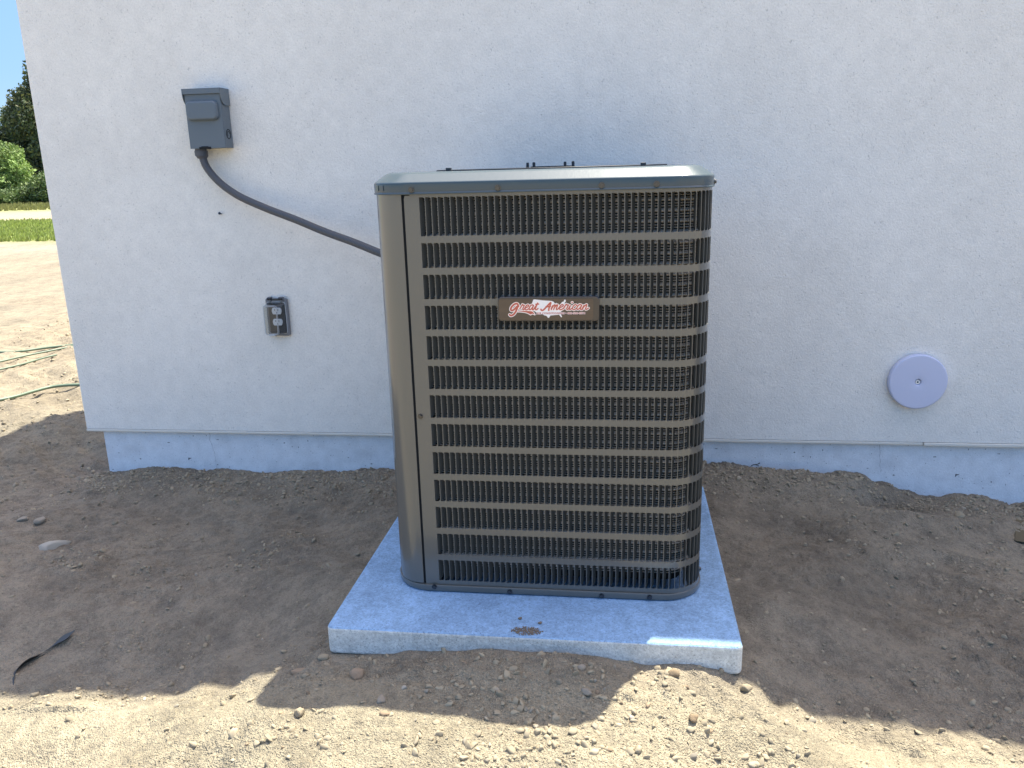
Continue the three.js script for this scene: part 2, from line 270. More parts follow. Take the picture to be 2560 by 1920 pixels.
// the louvered sheet runs along the front, round the right corner and back along the side: u is the way along it, d the depth behind its face
const ARC = RC * Math.PI / 2, UC = XR - RC;
function wrap(u, d, out = new THREE.Vector3()) {
  if (u <= UC) return out.set(u, 0, ZF - d);
  if (u <= UC + ARC) { const a = (u - UC) / RC; return out.set(UC + Math.sin(a) * (RC - d), 0, ZF - RC + Math.cos(a) * (RC - d)); }
  return out.set(XR - d, 0, ZF - RC - (u - UC - ARC));
}
const turnAt = (u) => clamp((u - UC) / RC, 0, Math.PI / 2);
const COUNT = Math.floor((UC + ARC + 0.63 - U0) / PITCH);
const ROWS = []; for (let k = 0; k < 13; k++) { const y0 = 0.0298 + (12 - k) * 0.0684; ROWS.push([y0, k ? y0 + 0.0537 : 0.9329]); }
const Y0 = 0.0185, Y1 = 0.9415;
{
  const bits = [], q = new THREE.Vector3(), n = new THREE.Vector3(), UP = new THREE.Vector3(0, 1, 0);
  const bend = (g, u0) => { // from (u, y, front depth) to the world
    const p = g.attributes.position, m = g.attributes.normal;
    for (let i = 0; i < p.count; i++) { const u = p.getX(i) + u0, a = turnAt(u); wrap(u, -p.getZ(i), q); p.setXYZ(i, q.x, p.getY(i), q.z); n.fromBufferAttribute(m, i).applyAxisAngle(UP, a); m.setXYZ(i, n.x, n.y, n.z); }
    return g;
  };
  const inner = (g, w, y0, y1) => { // drop the faces between neighbouring cells
    g = strip(g); const p = g.attributes.position, keep = [];
    for (let i = 0; i < p.count; i += 3) {
      const same = (f, v) => Math.abs(f(i) - v) < 1e-6 && Math.abs(f(i + 1) - v) < 1e-6 && Math.abs(f(i + 2) - v) < 1e-6, X = (k) => p.getX(k), Y = (k) => p.getY(k);
      if (!(same(X, 0) || same(X, w) || same(Y, y0) || same(Y, y1))) keep.push(i, i + 1, i + 2);
    }
    const o = new THREE.BufferGeometry(); for (const k of ['position', 'normal', 'uv']) { const a = g.attributes[k], v = new Float32Array(keep.length * a.itemSize); keep.forEach((s, t) => { for (let c = 0; c < a.itemSize; c++) v[t * a.itemSize + c] = a.array[s * a.itemSize + c]; }); o.setAttribute(k, new THREE.BufferAttribute(v, a.itemSize)); }
    return o;
  };
  ROWS.forEach(([y0, y1], k) => {
    const bottom = k === 12 ? Y0 : y0 - (y0 - ROWS[k + 1][1]) / 2, top = k === 0 ? Y1 : y1 + (ROWS[k - 1][0] - y1) / 2;
    const s = new THREE.Shape([[0, bottom], [PITCH, bottom], [PITCH, top], [0, top]].map((v) => new THREE.Vector2(...v)));
    const R = 0.0052, h = new THREE.Path(); h.moveTo(0.0004, y0); h.lineTo(0.0004, y1); h.lineTo(SLOT - R, y1); h.absarc(SLOT - R, y1 - R, R, Math.PI / 2, 0, true); h.lineTo(SLOT, y0 + R); h.absarc(SLOT - R, y0 + R, R, 0, -Math.PI / 2, true); h.lineTo(0.0004, y0);
    s.holes.push(h);
    const cell = inner(new THREE.ExtrudeGeometry(s, { depth: 0.0011, bevelEnabled: false, curveSegments: 4 }).translate(0, 0, -0.0011), PITCH, bottom, top);
    for (let c = 0; c < COUNT; c++) bits.push(bend(cell.clone(), U0 + c * PITCH));
  });
  // plain margins of the sheet; the one at the left has the notched upper corner of the service panel's seam
  const left = new THREE.Shape([[-0.2347, Y0], [U0, Y0], [U0, Y1], [-0.222, Y1], [-0.222, 0.9368], [-0.2325, 0.9368], [-0.2347, 0.93]].map((v) => new THREE.Vector2(...v)));
  bits.push(strip(new THREE.ExtrudeGeometry(left, { depth: 0.0011, bevelEnabled: false }).translate(0, 0, ZF - 0.0011)));
  const ue = U0 + COUNT * PITCH, e = wrap(ue, 0); bits.push(strip(box(XR - 0.0011, XR, Y0, Y1, ZB + 0.004, e.z)));
  const panel = part(AC, 'louvered_panel', merged(bits), M.paint);
  // louvers: one bent blade in each slot, hinged on the slot's left edge
  const profile = [[0.0003, 0.0004], [0.0006, 0.004], [0.0019, 0.009], [0.0043, 0.014], [0.0076, 0.0185]], ROWF = [0, 0.05, 0.14, 0.86, 0.95, 1], REACH = [0.45, 0.82, 1, 1, 0.82, 0.45];
  const bladeOf = (len) => {
    const v = [], idx = [];
    ROWF.forEach((f, j) => profile.forEach(([x, d], i) => { const k = i ? REACH[j] : 1; v.push(x * k, f * len, -d * k); }));
    for (let j = 0; j < ROWF.length - 1; j++) for (let i = 0; i < profile.length - 1; i++) { const a = j * profile.length + i, b = a + 1, c = a + profile.length; idx.push(a, b, c, b, c + 1, c); }
    const g = new THREE.BufferGeometry(); g.setAttribute('position', new THREE.Float32BufferAttribute(v, 3)); g.setIndex(idx); g.computeVertexNormals();
    g.setAttribute('uv', new THREE.Float32BufferAttribute(new Float32Array(v.length / 3 * 2), 2)); return g;
  };
  const kinds = [bladeOf(0.0803 + 0.0228), bladeOf(0.0537)]; kinds[0] = bladeOf(ROWS[0][1] - ROWS[0][0]);
  const rest = []; let made = 0;
  ROWS.forEach(([y0], k) => {
    for (let c = 0; c < COUNT; c++) {
      const u = U0 + c * PITCH, a = turnAt(u), p = wrap(u, 0), inView = c < 50;
      if (inView && made < 300 && (k < 6 || c >= 20)) {
        const m = shade(new THREE.Mesh(kinds[k ? 1 : 0], M.blade)); m.name = 'louver'; m.position.set(p.x - 0.0515, y0, p.z - 0.572); m.rotation.y = a; AC.add(m); made++;
      } else rest.push(strip(kinds[k ? 1 : 0].clone()).rotateY(a).translate(p.x, y0, p.z));
    }
  });
  part(AC, 'louver_rows', mergeGeometries(rest), M.blade).userData.kind = 'stuff';
}
{ // condenser coil behind the louvers: thin tubes one above the other, thicker rows, upright fins; and a black sheet standing in for the shaded cabinet interior
  const line = (d, u0, u1, step = 0.05) => { const v = []; for (let u = u0; u < u1; u += (u > UC - 0.02 && u < UC + ARC) ? 0.015 : step) { const p = wrap(u, d); v.push([p.x, p.z]); } const p = wrap(u1, d); v.push([p.x, p.z]); return v; };
  const rod = (path, y, r) => { // a four-sided rod along a level path
    const v = [], idx = [];
    path.forEach(([x, z], i) => { const a = path[Math.max(0, i - 1)], b = path[Math.min(path.length - 1, i + 1)], tx = b[0] - a[0], tz = b[1] - a[1], l = Math.hypot(tx, tz), nx = -tz / l, nz = tx / l; for (const [s, t] of [[1, 0], [0, 1], [-1, 0], [0, -1]]) v.push(x + nx * r * s, y + r * t, z + nz * r * s); });
    for (let i = 0; i < path.length - 1; i++) for (let k = 0; k < 4; k++) { const a = i * 4 + k, b = i * 4 + (k + 1) % 4; idx.push(a, a + 4, b, b, a + 4, b + 4); }
    const g = new THREE.BufferGeometry(); g.setAttribute('position', new THREE.Float32BufferAttribute(v, 3)); g.setIndex(idx); g.computeVertexNormals(); g.setAttribute('uv', new THREE.Float32BufferAttribute(new Float32Array(v.length / 3 * 2), 2)); return g;
  };
  const rods = [], bars = [], fins = [], L = line(0.0275, -0.215, UC + ARC + 0.62), L2 = line(0.025, -0.215, UC + ARC + 0.62);
  for (let y = 0.058; y < 0.935; y += 0.0056) rods.push(rod(L, y, 0.0014));
  for (let y = 0.066; y < 0.935; y += 0.0224) bars.push(rod(L2, y, 0.0022));
  for (let u = -0.21; u < UC + ARC + 0.6; u += 0.0124) { const p = wrap(u, 0.038); fins.push(new THREE.BoxGeometry(0.0009, 0.876, 0.004).rotateY(turnAt(u)).translate(p.x, 0.496, p.z)); }
  const coil = part(AC, 'condenser_coil', merged(rods), M.coil); coil.userData.kind = 'stuff';
  part(AC, 'coil_tubes', merged(bars), std(lin(0.55, 0.51, 0.45), 0.45, 0.15)).userData.kind = 'stuff';
  part(AC, 'coil_fins', merged(fins), std(lin(0.12, 0.11, 0.10), 0.6, 0.1)).userData.kind = 'stuff';
  const back = []; for (const y of [0.03, 0.94]) back.push(...line(0.046, -0.225, UC + ARC + 0.64, 0.1).map(([x, z]) => [x, y, z]));
  const n = back.length / 2, idx = []; for (let i = 0; i < n - 1; i++) idx.push(i, i + 1, n + i, i + 1, n + i + 1, n + i);
  const g = new THREE.BufferGeometry(); g.setAttribute('position', new THREE.Float32BufferAttribute(back.flat(), 3)); g.setIndex(idx); g.computeVertexNormals(); g.setAttribute('uv', new THREE.Float32BufferAttribute(new Float32Array(n * 4), 2));
  part(AC, 'shade_backing', g, M.dark);
}
function sheetOf(points, y0, y1, thick, name, mat, parent = AC) { // an upright sheet along a plan path, with thickness
  const n = points.length, nor = points.map((p, i) => { const a = points[Math.max(0, i - 1)], b = points[Math.min(n - 1, i + 1)], l = Math.hypot(b[0] - a[0], b[1] - a[1]); return [-(b[1] - a[1]) / l, (b[0] - a[0]) / l]; });
  const s = new THREE.Shape(points.map(([x, z]) => new THREE.Vector2(x, -z)).concat(points.map(([x, z], i) => new THREE.Vector2(x + nor[i][0] * -thick, -(z + nor[i][1] * -thick))).reverse()));
  let g = new THREE.ExtrudeGeometry(s, { depth: y1 - y0, bevelEnabled: false }).rotateX(-Math.PI / 2).translate(0, y0, 0);
  g = strip(g); g.deleteAttribute('uv'); g.deleteAttribute('normal'); g = mergeVertices(g, 1e-6);
  g = creased(g.toNonIndexed(), 0.55); return part(parent, name, worldUV(g), mat);
}
function creased(g, angle) { // soft normals where faces meet at less than the angle
  const p = g.attributes.position, faces = p.count / 3, fn = [], at = new Map(), a = new THREE.Vector3(), b = new THREE.Vector3(), c = new THREE.Vector3();
  const key = (i) => `${Math.round(p.getX(i) * 1e5)},${Math.round(p.getY(i) * 1e5)},${Math.round(p.getZ(i) * 1e5)}`;
  for (let f = 0; f < faces; f++) { a.fromBufferAttribute(p, 3 * f); b.fromBufferAttribute(p, 3 * f + 1); c.fromBufferAttribute(p, 3 * f + 2); fn.push(b.clone().sub(a).cross(c.clone().sub(a))); for (let k = 0; k < 3; k++) { const q = key(3 * f + k); if (!at.has(q)) at.set(q, []); at.get(q).push(f); } }
  const out = new Float32Array(p.count * 3);
  for (let f = 0; f < faces; f++) { const me = fn[f].clone().normalize(); for (let k = 0; k < 3; k++) { const s = new THREE.Vector3(); for (const o of at.get(key(3 * f + k))) if (fn[o].clone().normalize().dot(me) > Math.cos(angle)) s.add(fn[o]); s.normalize().toArray(out, (3 * f + k) * 3); } }
  g.setAttribute('normal', new THREE.BufferAttribute(out, 3)); return g;
}
{ // service panel that wraps the left corner, with a pressed rib near the edge; then the plain left and rear sides
  const pts = [], R = 0.088, RX = 0.073; pts.push([-0.2402, ZF - 0.0014], [-0.2408, ZF - 0.0002], [-0.2416, ZF]);
  pts.push([XL + RX, ZF]);
  for (let k = 1; k <= 14; k++) { const a = k / 14 * Math.PI / 2, dent = [0, 0, 0, 0, 0, 0, 0, 0, 0, 0.0018, 0.0006, 0.0022, 0.0006, 0, 0][k]; pts.push([XL + RX - Math.sin(a) * (RX - dent), ZF - R + Math.cos(a) * (R - dent)]); }
  pts.push([XL, 0.72]);
  sheetOf(pts.reverse(), 0.0208, 0.9402, 0.001, 'service_panel', M.paint);
  sheetOf([[XR, ZB + 0.003], [XR - 0.04, ZB], [XL + 0.04, ZB], [XL, ZB + 0.04], [XL, 0.7185]], 0.0208, 0.9402, 0.001, 'rear_panel', M.paint);
  // the dark seam seen between the two front sheets
  part(AC, 'panel_seam', box(-0.2460, -0.2215, 0.02, 0.9405, ZF - 0.0075, ZF - 0.0045), M.seam);
}
function sweep(profile, x0, x1, z0, z1, R, seg = 10) { // a profile of [inset, y] carried round a rounded rectangle
  const ring = (inset) => { const r = Math.max(0.004, R - inset), v = []; for (const [cx, cz, a0] of [[x1 - inset - r, z1 - inset - r, 0], [x1 - inset - r, z0 + inset + r, 1], [x0 + inset + r, z0 + inset + r, 2], [x0 + inset + r, z1 - inset - r, 3]]) for (let k = 0; k <= seg; k++) { const a = (a0 + k / seg) * Math.PI / 2; v.push([cx + Math.sin(a) * r, cz + Math.cos(a) * r]); } return v; };
  const rings = profile.map(([i, y]) => ring(i).map(([x, z]) => [x, y, z])), n = rings[0].length, out = [];
  for (let j = 0; j < rings.length - 1; j++) for (let k = 0; k < n; k++) { const a = rings[j][k], b = rings[j][(k + 1) % n], c = rings[j + 1][k], d = rings[j + 1][(k + 1) % n]; out.push(...a, ...b, ...c, ...b, ...d, ...c); }
  const g = new THREE.BufferGeometry(); g.setAttribute('position', new THREE.Float32BufferAttribute(out, 3)); return worldUV(creased(g, 0.6), (p) => p.x + 0.3 * p.z, (p) => p.y + p.z);
}
part(AC, 'base_pan', sweep([[0.02, 0.0005], [0.005, 0.0008], [0.0015, 0.003], [0, 0.007], [0, 0.0165], [0.0008, 0.0178], [0.0026, 0.0184], [0.0026, 0.0178], [0.02, 0.0176]], XL - 0.0045, XR + 0.0045, ZB - 0.003, ZF + 0.0055, 0.098), M.paint);
part(AC, 'top_cap', sweep([[0.006, 0.9385], [-0.0006, 0.9392], [-0.0014, 0.9408], [-0.0006, 0.9424], [0.0006, 0.944], [0.0002, 0.9455], [0, 0.961], [0.0008, 0.9636], [0.003, 0.9655], [0.0255, 0.9808], [0.031, 0.9837], [0.037, 0.9848], [0.046, 0.985]], XL - 0.0035, XR + 0.0035, ZB - 0.003, ZF + 0.006, 0.092, 14), M.capPaint);
{
  const CX = 0.0515, CZ = 0.572, deck = plan(XL + 0.041, XR - 0.041, ZB + 0.041, ZF - 0.0385, 0.05), hole = new THREE.Path(); hole.absarc(CX, -CZ, 0.272, 0, Math.PI * 2, true); deck.holes.push(hole);
  part(AC, 'fan_deck', new THREE.ShapeGeometry(deck, 40).rotateX(-Math.PI / 2).translate(0, 0.98495, 0), M.capPaint);
  const guard = []; for (let r = 0.285; r > 0.06; r -= 0.0205) guard.push(new THREE.TorusGeometry(r, r > 0.28 ? 0.0019 : 0.0017, 6, 64).rotateX(Math.PI / 2).translate(CX, 0.9862, CZ));
  for (let k = 0; k < 8; k++) { const a = k / 8 * Math.PI * 2 + 0.2; guard.push(new THREE.CylinderGeometry(0.0022, 0.0022, 0.24, 6).rotateZ(Math.PI / 2).translate(0.168, 0, 0).rotateY(a).translate(CX, 0.984, CZ)); }
  part(AC, 'fan_guard', merged(guard), M.wire);
  part(AC, 'light_stop_disc', disc(0.28, 0.004, 48).translate(CX, 0.93, CZ), M.dark);  // unseen black disc, added to keep sunlight out of the cabinet
  const blades = []; for (let k = 0; k < 3; k++) blades.push(new THREE.BoxGeometry(0.2, 0.003, 0.11).rotateX(0.45).translate(0.15, 0, 0).rotateY(k * 2.094 + 0.4).translate(CX, 0.955, CZ)); part(AC, 'fan_blades', merged(blades), M.wire);
  part(AC, 'motor_plate', disc(0.052, 0.004, 32).translate(CX, 0.9885, CZ), M.wire);
  for (let k = 0; k < 4; k++) { const a = 0.515 + k * Math.PI / 2, x = CX - 0.003 + Math.cos(a) * 0.069, z = CZ + Math.sin(a) * 0.069; part(AC, 'motor_stud', merged([disc(0.0036, 0.0125, 12).translate(x, 0.9925, z), disc(0.0032, 0.0014, 12).translate(x, 0.9995, z), disc(0.005, 0.0022, 6).translate(x, 0.988, z)]), M.wire); }
  for (const [x, z] of [[-0.165, 0.79], [0.275, 0.78]]) part(AC, 'guard_clip', box(x - 0.006, x + 0.006, 0.985, 0.9925, z - 0.006, z + 0.006, 0.001), M.wire);
}
const screwGeo = merged([disc(0.0064, 0.0012, 20).translate(0, 0.0006, 0), disc(0.0043, 0.0042, 6).translate(0, 0.0027, 0)]).rotateX(Math.PI / 2);
function screw(parent, x, y, z, turn = 0, base = parent.userData.base) { const m = shade(new THREE.Mesh(screwGeo, M.steel)); m.name = 'screw'; m.position.set(x - base[0], y - base[1], z - base[2]); m.rotation.y = turn; parent.add(m); }
for (const x of [-0.2154, -0.0293, 0.1872, 0.2989]) screw(AC, x, 0.9493, ZF + 0.006);
for (const [x, y] of [[-0.2133, 0.0145], [-0.0294, 0.0095], [0.1883, 0.009], [0.2999, 0.011]]) screw(AC, x, y, ZF + 0.0055);
screw(AC, XR + 0.0026, 0.9495, 0.862, Math.PI / 2 - 0.06); screw(AC, XR - 0.0006, 0.045, 0.862, Math.PI / 2 - 0.06); screw(AC, -0.2255, 0.4434, ZF);
for (const x of [XL + 0.018, XL + 0.032]) { const a = Math.acos(clamp((XL + 0.088 - x) / 0.0915, -1, 1)); part(AC, 'corner_tab', box(-0.005, 0.005, 0.9475, 0.959, -0.0012, 0.0014, 0.0005).rotateY(a - Math.PI / 2).translate(XL + 0.088 - Math.cos(a) * 0.0915, 0, ZF - 0.0855 + Math.sin(a) * 0.0915), M.capPaint); }

// name badge
const badge = thing('badge', 'dark brown glossy maker plate with red script lettering, on the louvers', 'badge', [0.0732, 0.6925, ZF]);
{
  const bx0 = -0.0364, bx1 = 0.1827, by0 = 0.666, by1 = 0.719;
  part(badge, 'plate', new THREE.ExtrudeGeometry(roundRect(bx0 + 0.0015, bx1 - 0.0015, by0 + 0.0015, by1 - 0.0015, 0.007), { depth: 0.0085, bevelEnabled: true, bevelSize: 0.0015, bevelThickness: 0.0015, bevelSegments: 3, curveSegments: 8 }).translate(0, 0, ZF + 0.0002), M.plate);
  const W = 1280, H = Math.round(W * (by1 - by0) / (bx1 - bx0)), cv = document.createElement('canvas'); cv.width = W; cv.height = H; const c = cv.getContext('2d');
  c.fillStyle = '#4a382b'; c.fillRect(0, 0, W, H);
  const k = W / 2165; c.scale(k, k); c.translate(-32, -98);
  const rr = rngOf(8); for (let i = 0; i < 26; i++) { c.fillStyle = `rgba(${rr() < 0.5 ? '120,95,70' : '40,28,20'},0.10)`; c.beginPath(); c.ellipse(100 + rr() * 1950, 120 + rr() * 480, 60 + rr() * 200, 12 + rr() * 40, rr() * 0.4 - 0.2, 0, 7); c.fill(); }
  c.fillStyle = '#f6efe9'; c.beginPath(); // pale map shape behind the letters
  [[800, 155], [832, 150], [1000, 172], [1195, 186], [1240, 208], [1262, 250], [1290, 225], [1312, 262], [1350, 275], [1390, 240], [1410, 210], [1450, 196], [1456, 165], [1480, 155], [1496, 190], [1470, 220], [1475, 240], [1440, 272], [1440, 300], [1402, 350], [1420, 390], [1380, 420], [1376, 455], [1410, 530], [1390, 540], [1345, 482]].concat([[1250, 490], [1160, 500], [1132, 548], [1110, 552], [1075, 505], [1030, 495], [990, 470], [870, 440], [800, 390], [770, 300], [762, 258]]).forEach(([x, y], i) => (i ? c.lineTo(x, y) : c.moveTo(x, y))); c.closePath(); c.fill();
  const spline = (p) => { c.beginPath(); c.moveTo(...p[0]); for (let i = 1; i < p.length - 1; i++) c.quadraticCurveTo(p[i][0], p[i][1], (p[i][0] + p[i + 1][0]) / 2, (p[i][1] + p[i + 1][1]) / 2); c.lineTo(...p[p.length - 1]); c.stroke(); };
  const GL = {
    r: [0.86, [[0, 0.2], [0.2, 0.85], [0.28, 1.15], [0.36, 0.88], [0.7, 0.98], [0.6, 0.6], [0.52, 0.1], [0.72, -0.04], [0.95, 0.25]]],
    e: [0.78, [[0, 0.35], [0.5, 0.52], [0.68, 0.85], [0.42, 1.05], [0.1, 0.75], [0.08, 0.2], [0.35, -0.05], [0.6, 0.05], [0.86, 0.3]]],
    a: [0.98, [[0.7, 0.88], [0.42, 1.06], [0.12, 0.75], [0.05, 0.2], [0.28, -0.05], [0.58, 0.25], [0.78, 1.0], [0.66, 0.4], [0.72, 0.0], [0.9, 0.0], [1.06, 0.25]]],
    t: [0.7, [[0, 0.25], [0.3, 0.9], [0.42, 1.5], [0.3, 0.7], [0.25, 0.05], [0.5, -0.03], [0.74, 0.25]], [[0.1, 1.1], [0.62, 1.14]]],
    m: [1.2, [[0, 0.2], [0.16, 0.98], [0.1, 0.5], [0.06, 0.02]], [[0.08, 0.3], [0.3, 0.92], [0.5, 1.0], [0.5, 0.6], [0.44, 0.02]], [[0.46, 0.3], [0.7, 0.92], [0.9, 1.0], [0.86, 0.5], [0.84, 0.06], [1.0, -0.02], [1.24, 0.26]]],
    i: [0.5, [[0, 0.25], [0.18, 0.98], [0.1, 0.4], [0.14, 0.02], [0.32, 0.0], [0.54, 0.26]], [[0.25, 1.4], [0.3, 1.42]]],
    c: [0.72, [[0.66, 0.78], [0.48, 1.06], [0.14, 0.8], [0.06, 0.22], [0.32, -0.06], [0.58, 0.04], [0.78, 0.3]]],
    n: [0.98, [[0, 0.2], [0.16, 0.98], [0.1, 0.5], [0.06, 0.02]], [[0.08, 0.3], [0.34, 0.92], [0.58, 1.02], [0.56, 0.55], [0.52, 0.06], [0.7, -0.02], [0.98, 0.28]]],
    A: [1.3, [[-0.75, 0.1], [-0.6, -0.14], [-0.25, -0.1], [0.2, 0.5], [0.55, 1.1], [0.92, 1.55], [0.88, 0.9], [0.82, 0.3], [0.9, -0.1]], [[0.15, 0.62], [0.6, 0.62], [1.0, 0.7]]],
  };
  const strokes = [], X = 108, slant = 0.42;
  const word = (text, x0, y0, wide) => { let x = x0; for (const ch of text) { const [adv, ...lines] = GL[ch]; for (const l of lines) strokes.push([l.map(([a, b]) => [x + a * wide + b * X * slant * 0.7, y0 - b * X]), ch === 'A' ? 40 : 32]); x += adv * wide; } };
  word('reat', 500, 374, 116); word('A', 1035, 376, 105); word('merican', 1172, 372, 131);
  const swash = [[[478, 300], [470, 245], [420, 236], [350, 280], [305, 350], [320, 392], [370, 380], [430, 320], [470, 285], [430, 390], [380, 470], [310, 505], [285, 480]], [[300, 490], [380, 420], [470, 402], [620, 405], [760, 420], [820, 470]]];
  c.lineCap = c.lineJoin = 'round';
  for (const [color, extra] of [['#fbe9df', 30], ['#c25744', 0]]) {
    c.strokeStyle = c.fillStyle = color;
    for (const [l, w] of strokes) { c.lineWidth = w * 0.82 + extra; spline(l); }
    c.lineWidth = 40 + extra; spline(swash[0]);
    c.lineWidth = 4 + extra; c.beginPath(); c.moveTo(430, 410); c.quadraticCurveTo(600, 385, 770, 408); c.quadraticCurveTo(800, 430, 826, 478); c.quadraticCurveTo(770, 440, 735, 480); c.quadraticCurveTo(660, 410, 430, 412); c.fill(); if (extra) c.stroke();
  }
  c.font = 'bold 64px sans-serif'; c.textBaseline = 'alphabetic'; c.lineWidth = 12; c.strokeStyle = '#f4e2dc'; c.fillStyle = '#b0524c';
  c.save(); c.translate(862, 470); c.scale(0.98, 0.86); c.strokeText('AIR CONDITIONING • 480-500-0511', 0, 0, 1140); c.fillText('AIR CONDITIONING • 480-500-0511', 0, 0, 1140); c.restore();
  c.fillStyle = '#1e140e'; c.beginPath(); c.ellipse(1690, 226, 22, 20, 0, 0, 7); c.fill();
  const t = new THREE.CanvasTexture(cv); t.colorSpace = THREE.SRGBColorSpace;
  const f = new THREE.ExtrudeGeometry(roundRect(bx0 + 0.0025, bx1 - 0.0128, by0 + 0.0030, by1 - 0.0045, 0.006), { depth: 0.0012, bevelEnabled: false, curveSegments: 8 }).translate(0, 0, ZF + 0.0103);
  worldUV(f, (p) => (p.x - bx0) / (bx1 - bx0), (p) => (p.y - by0) / (by1 - by0));
  part(badge, 'printed_face', f, phys(lin(1, 1, 1), 0.35, { map: t, clearcoat: 0.8, clearcoatRoughness: 0.1 }));
}

// ------------------------------------------------------------------ disconnect box and conduit on the wall
const db = thing('disconnect_box', 'blue-grey metal electrical disconnect box on the white wall', 'electrical box', [-1.115, 1.076, 0.003]);
{
  const x0 = -1.1755, x1 = -1.053, y0 = 1.076, y1 = 1.259, D = 0.06;
  part(db, 'enclosure', box(x0 + 0.001, x1, y0, y1 - 0.002, 0.003, D - 0.003, 0.0015), M.boxPaint);
  part(db, 'door', merged([box(x0, x1 - 0.0006, y0 - 0.0005, 1.2435, D - 0.0025, D, 0.001)]), M.boxPaint);
  const raised = new THREE.ExtrudeGeometry(roundRect(-1.1625, -1.071, 1.1695, 1.2155, 0.008), { depth: 0.001, bevelEnabled: true, bevelSize: 0.008, bevelThickness: 0.014, bevelSegments: 6, curveSegments: 8 }).translate(0, 0, D);
  part(db, 'raised_panel', raised, M.boxPaint);
  const flap = new THREE.Shape(); flap.moveTo(0, 1.2605); flap.lineTo(D + 0.0035, 1.2605); flap.lineTo(D + 0.0035, 1.2435); flap.bezierCurveTo(D + 0.002, 1.228, D - 0.008, 1.2115, D - 0.022, 1.2085); flap.lineTo(0, 1.2085);
  const side = (x) => new THREE.ExtrudeGeometry(flap, { depth: 0.0016, bevelEnabled: false, curveSegments: 8 }).rotateY(-Math.PI / 2).translate(x, 0, 0.0032);
  part(db, 'hood', merged([box(x0 - 0.004, x1 + 0.004, 1.259, 1.2608, 0.003, D + 0.006, 0.0006), box(x0 - 0.004, x1 + 0.004, 1.2438, 1.2592, D + 0.004, D + 0.006, 0.0006), side(x0 - 0.0022), side(x1 + 0.004)]), M.boxPaint);
  part(db, 'knockout', merged([new THREE.TorusGeometry(0.0145, 0.0012, 8, 28), new THREE.TorusGeometry(0.0085, 0.0008, 8, 24, 4)]).rotateY(Math.PI / 2).translate(x1 + 0.0004, 1.1195, 0.03), M.seam);
  part(db, 'latch', merged([box(-1.144, -1.103, y0 - 0.0025, y0 + 0.0045, D - 0.001, D + 0.002, 0.0008), box(-1.136, -1.112, y0 - 0.001, y0 + 0.0062, D + 0.0006, D + 0.0026, 0.0008)]), M.seam);
}
const conduit = thing('flexible_conduit', 'dark grey flexible conduit sagging from the disconnect box to the air conditioner', 'conduit', [-1.15, 1.056, 0.034]);
{
  const pts = [[-1.154, 1.062, 0.033], [-1.1495, 1.045, 0.034], [-1.1405, 1.0185, 0.035], [-1.1052, 0.9729, 0.038], [-1.0423, 0.9267, 0.045], [-0.9435, 0.8834, 0.06], [-0.8257, 0.8423, 0.085], [-0.7255, 0.8054, 0.11], [-0.6218, 0.7749, 0.15], [-0.533, 0.7471, 0.19], [-0.45, 0.722, 0.225], [-0.37, 0.703, 0.25], [-0.318, 0.698, 0.258]];
  const cv = document.createElement('canvas'); cv.width = 2048; cv.height = 64; const c = cv.getContext('2d'); c.fillStyle = '#cfcfcf'; c.fillRect(0, 0, 2048, 64);
  const r = rngOf(3); c.fillStyle = '#22252c'; for (let x = 60; x < 2000; x += 22) if (x % 700 < 520) c.fillRect(x, 27, 11 + r() * 3, 5); // the run of small printing along it
  const t = new THREE.CanvasTexture(cv); t.colorSpace = THREE.SRGBColorSpace; t.wrapS = t.wrapT = THREE.RepeatWrapping;
  const ribs = texture(64, (u) => 0.5 + 0.5 * Math.sin(u * Math.PI * 2)); ribs.repeat.set(170, 1);
  part(conduit, 'jacket', tube(pts, 0.0122, 200, 18), phys(lin(0.125, 0.125, 0.135), 0.42, { map: t, bumpMap: ribs, bumpScale: 0.0007 }));
  part(conduit, 'gland', merged([disc(0.0195, 0.006, 8).translate(-1.154, 1.0725, 0.033), new THREE.CylinderGeometry(0.0212, 0.0205, 0.016, 24).translate(-1.1535, 1.0615, 0.033), new THREE.CylinderGeometry(0.0205, 0.0145, 0.009, 24).translate(-1.152, 1.049, 0.033), new THREE.TorusGeometry(0.0165, 0.0018, 8, 24).rotateX(Math.PI / 2).translate(-1.154, 1.0745, 0.033)]), M.fitting);
  part(conduit, 'gland', disc(0.0175, 0.03, 20).rotateZ(Math.PI / 2).translate(-0.334, 0.699, 0.257), M.fitting);
}

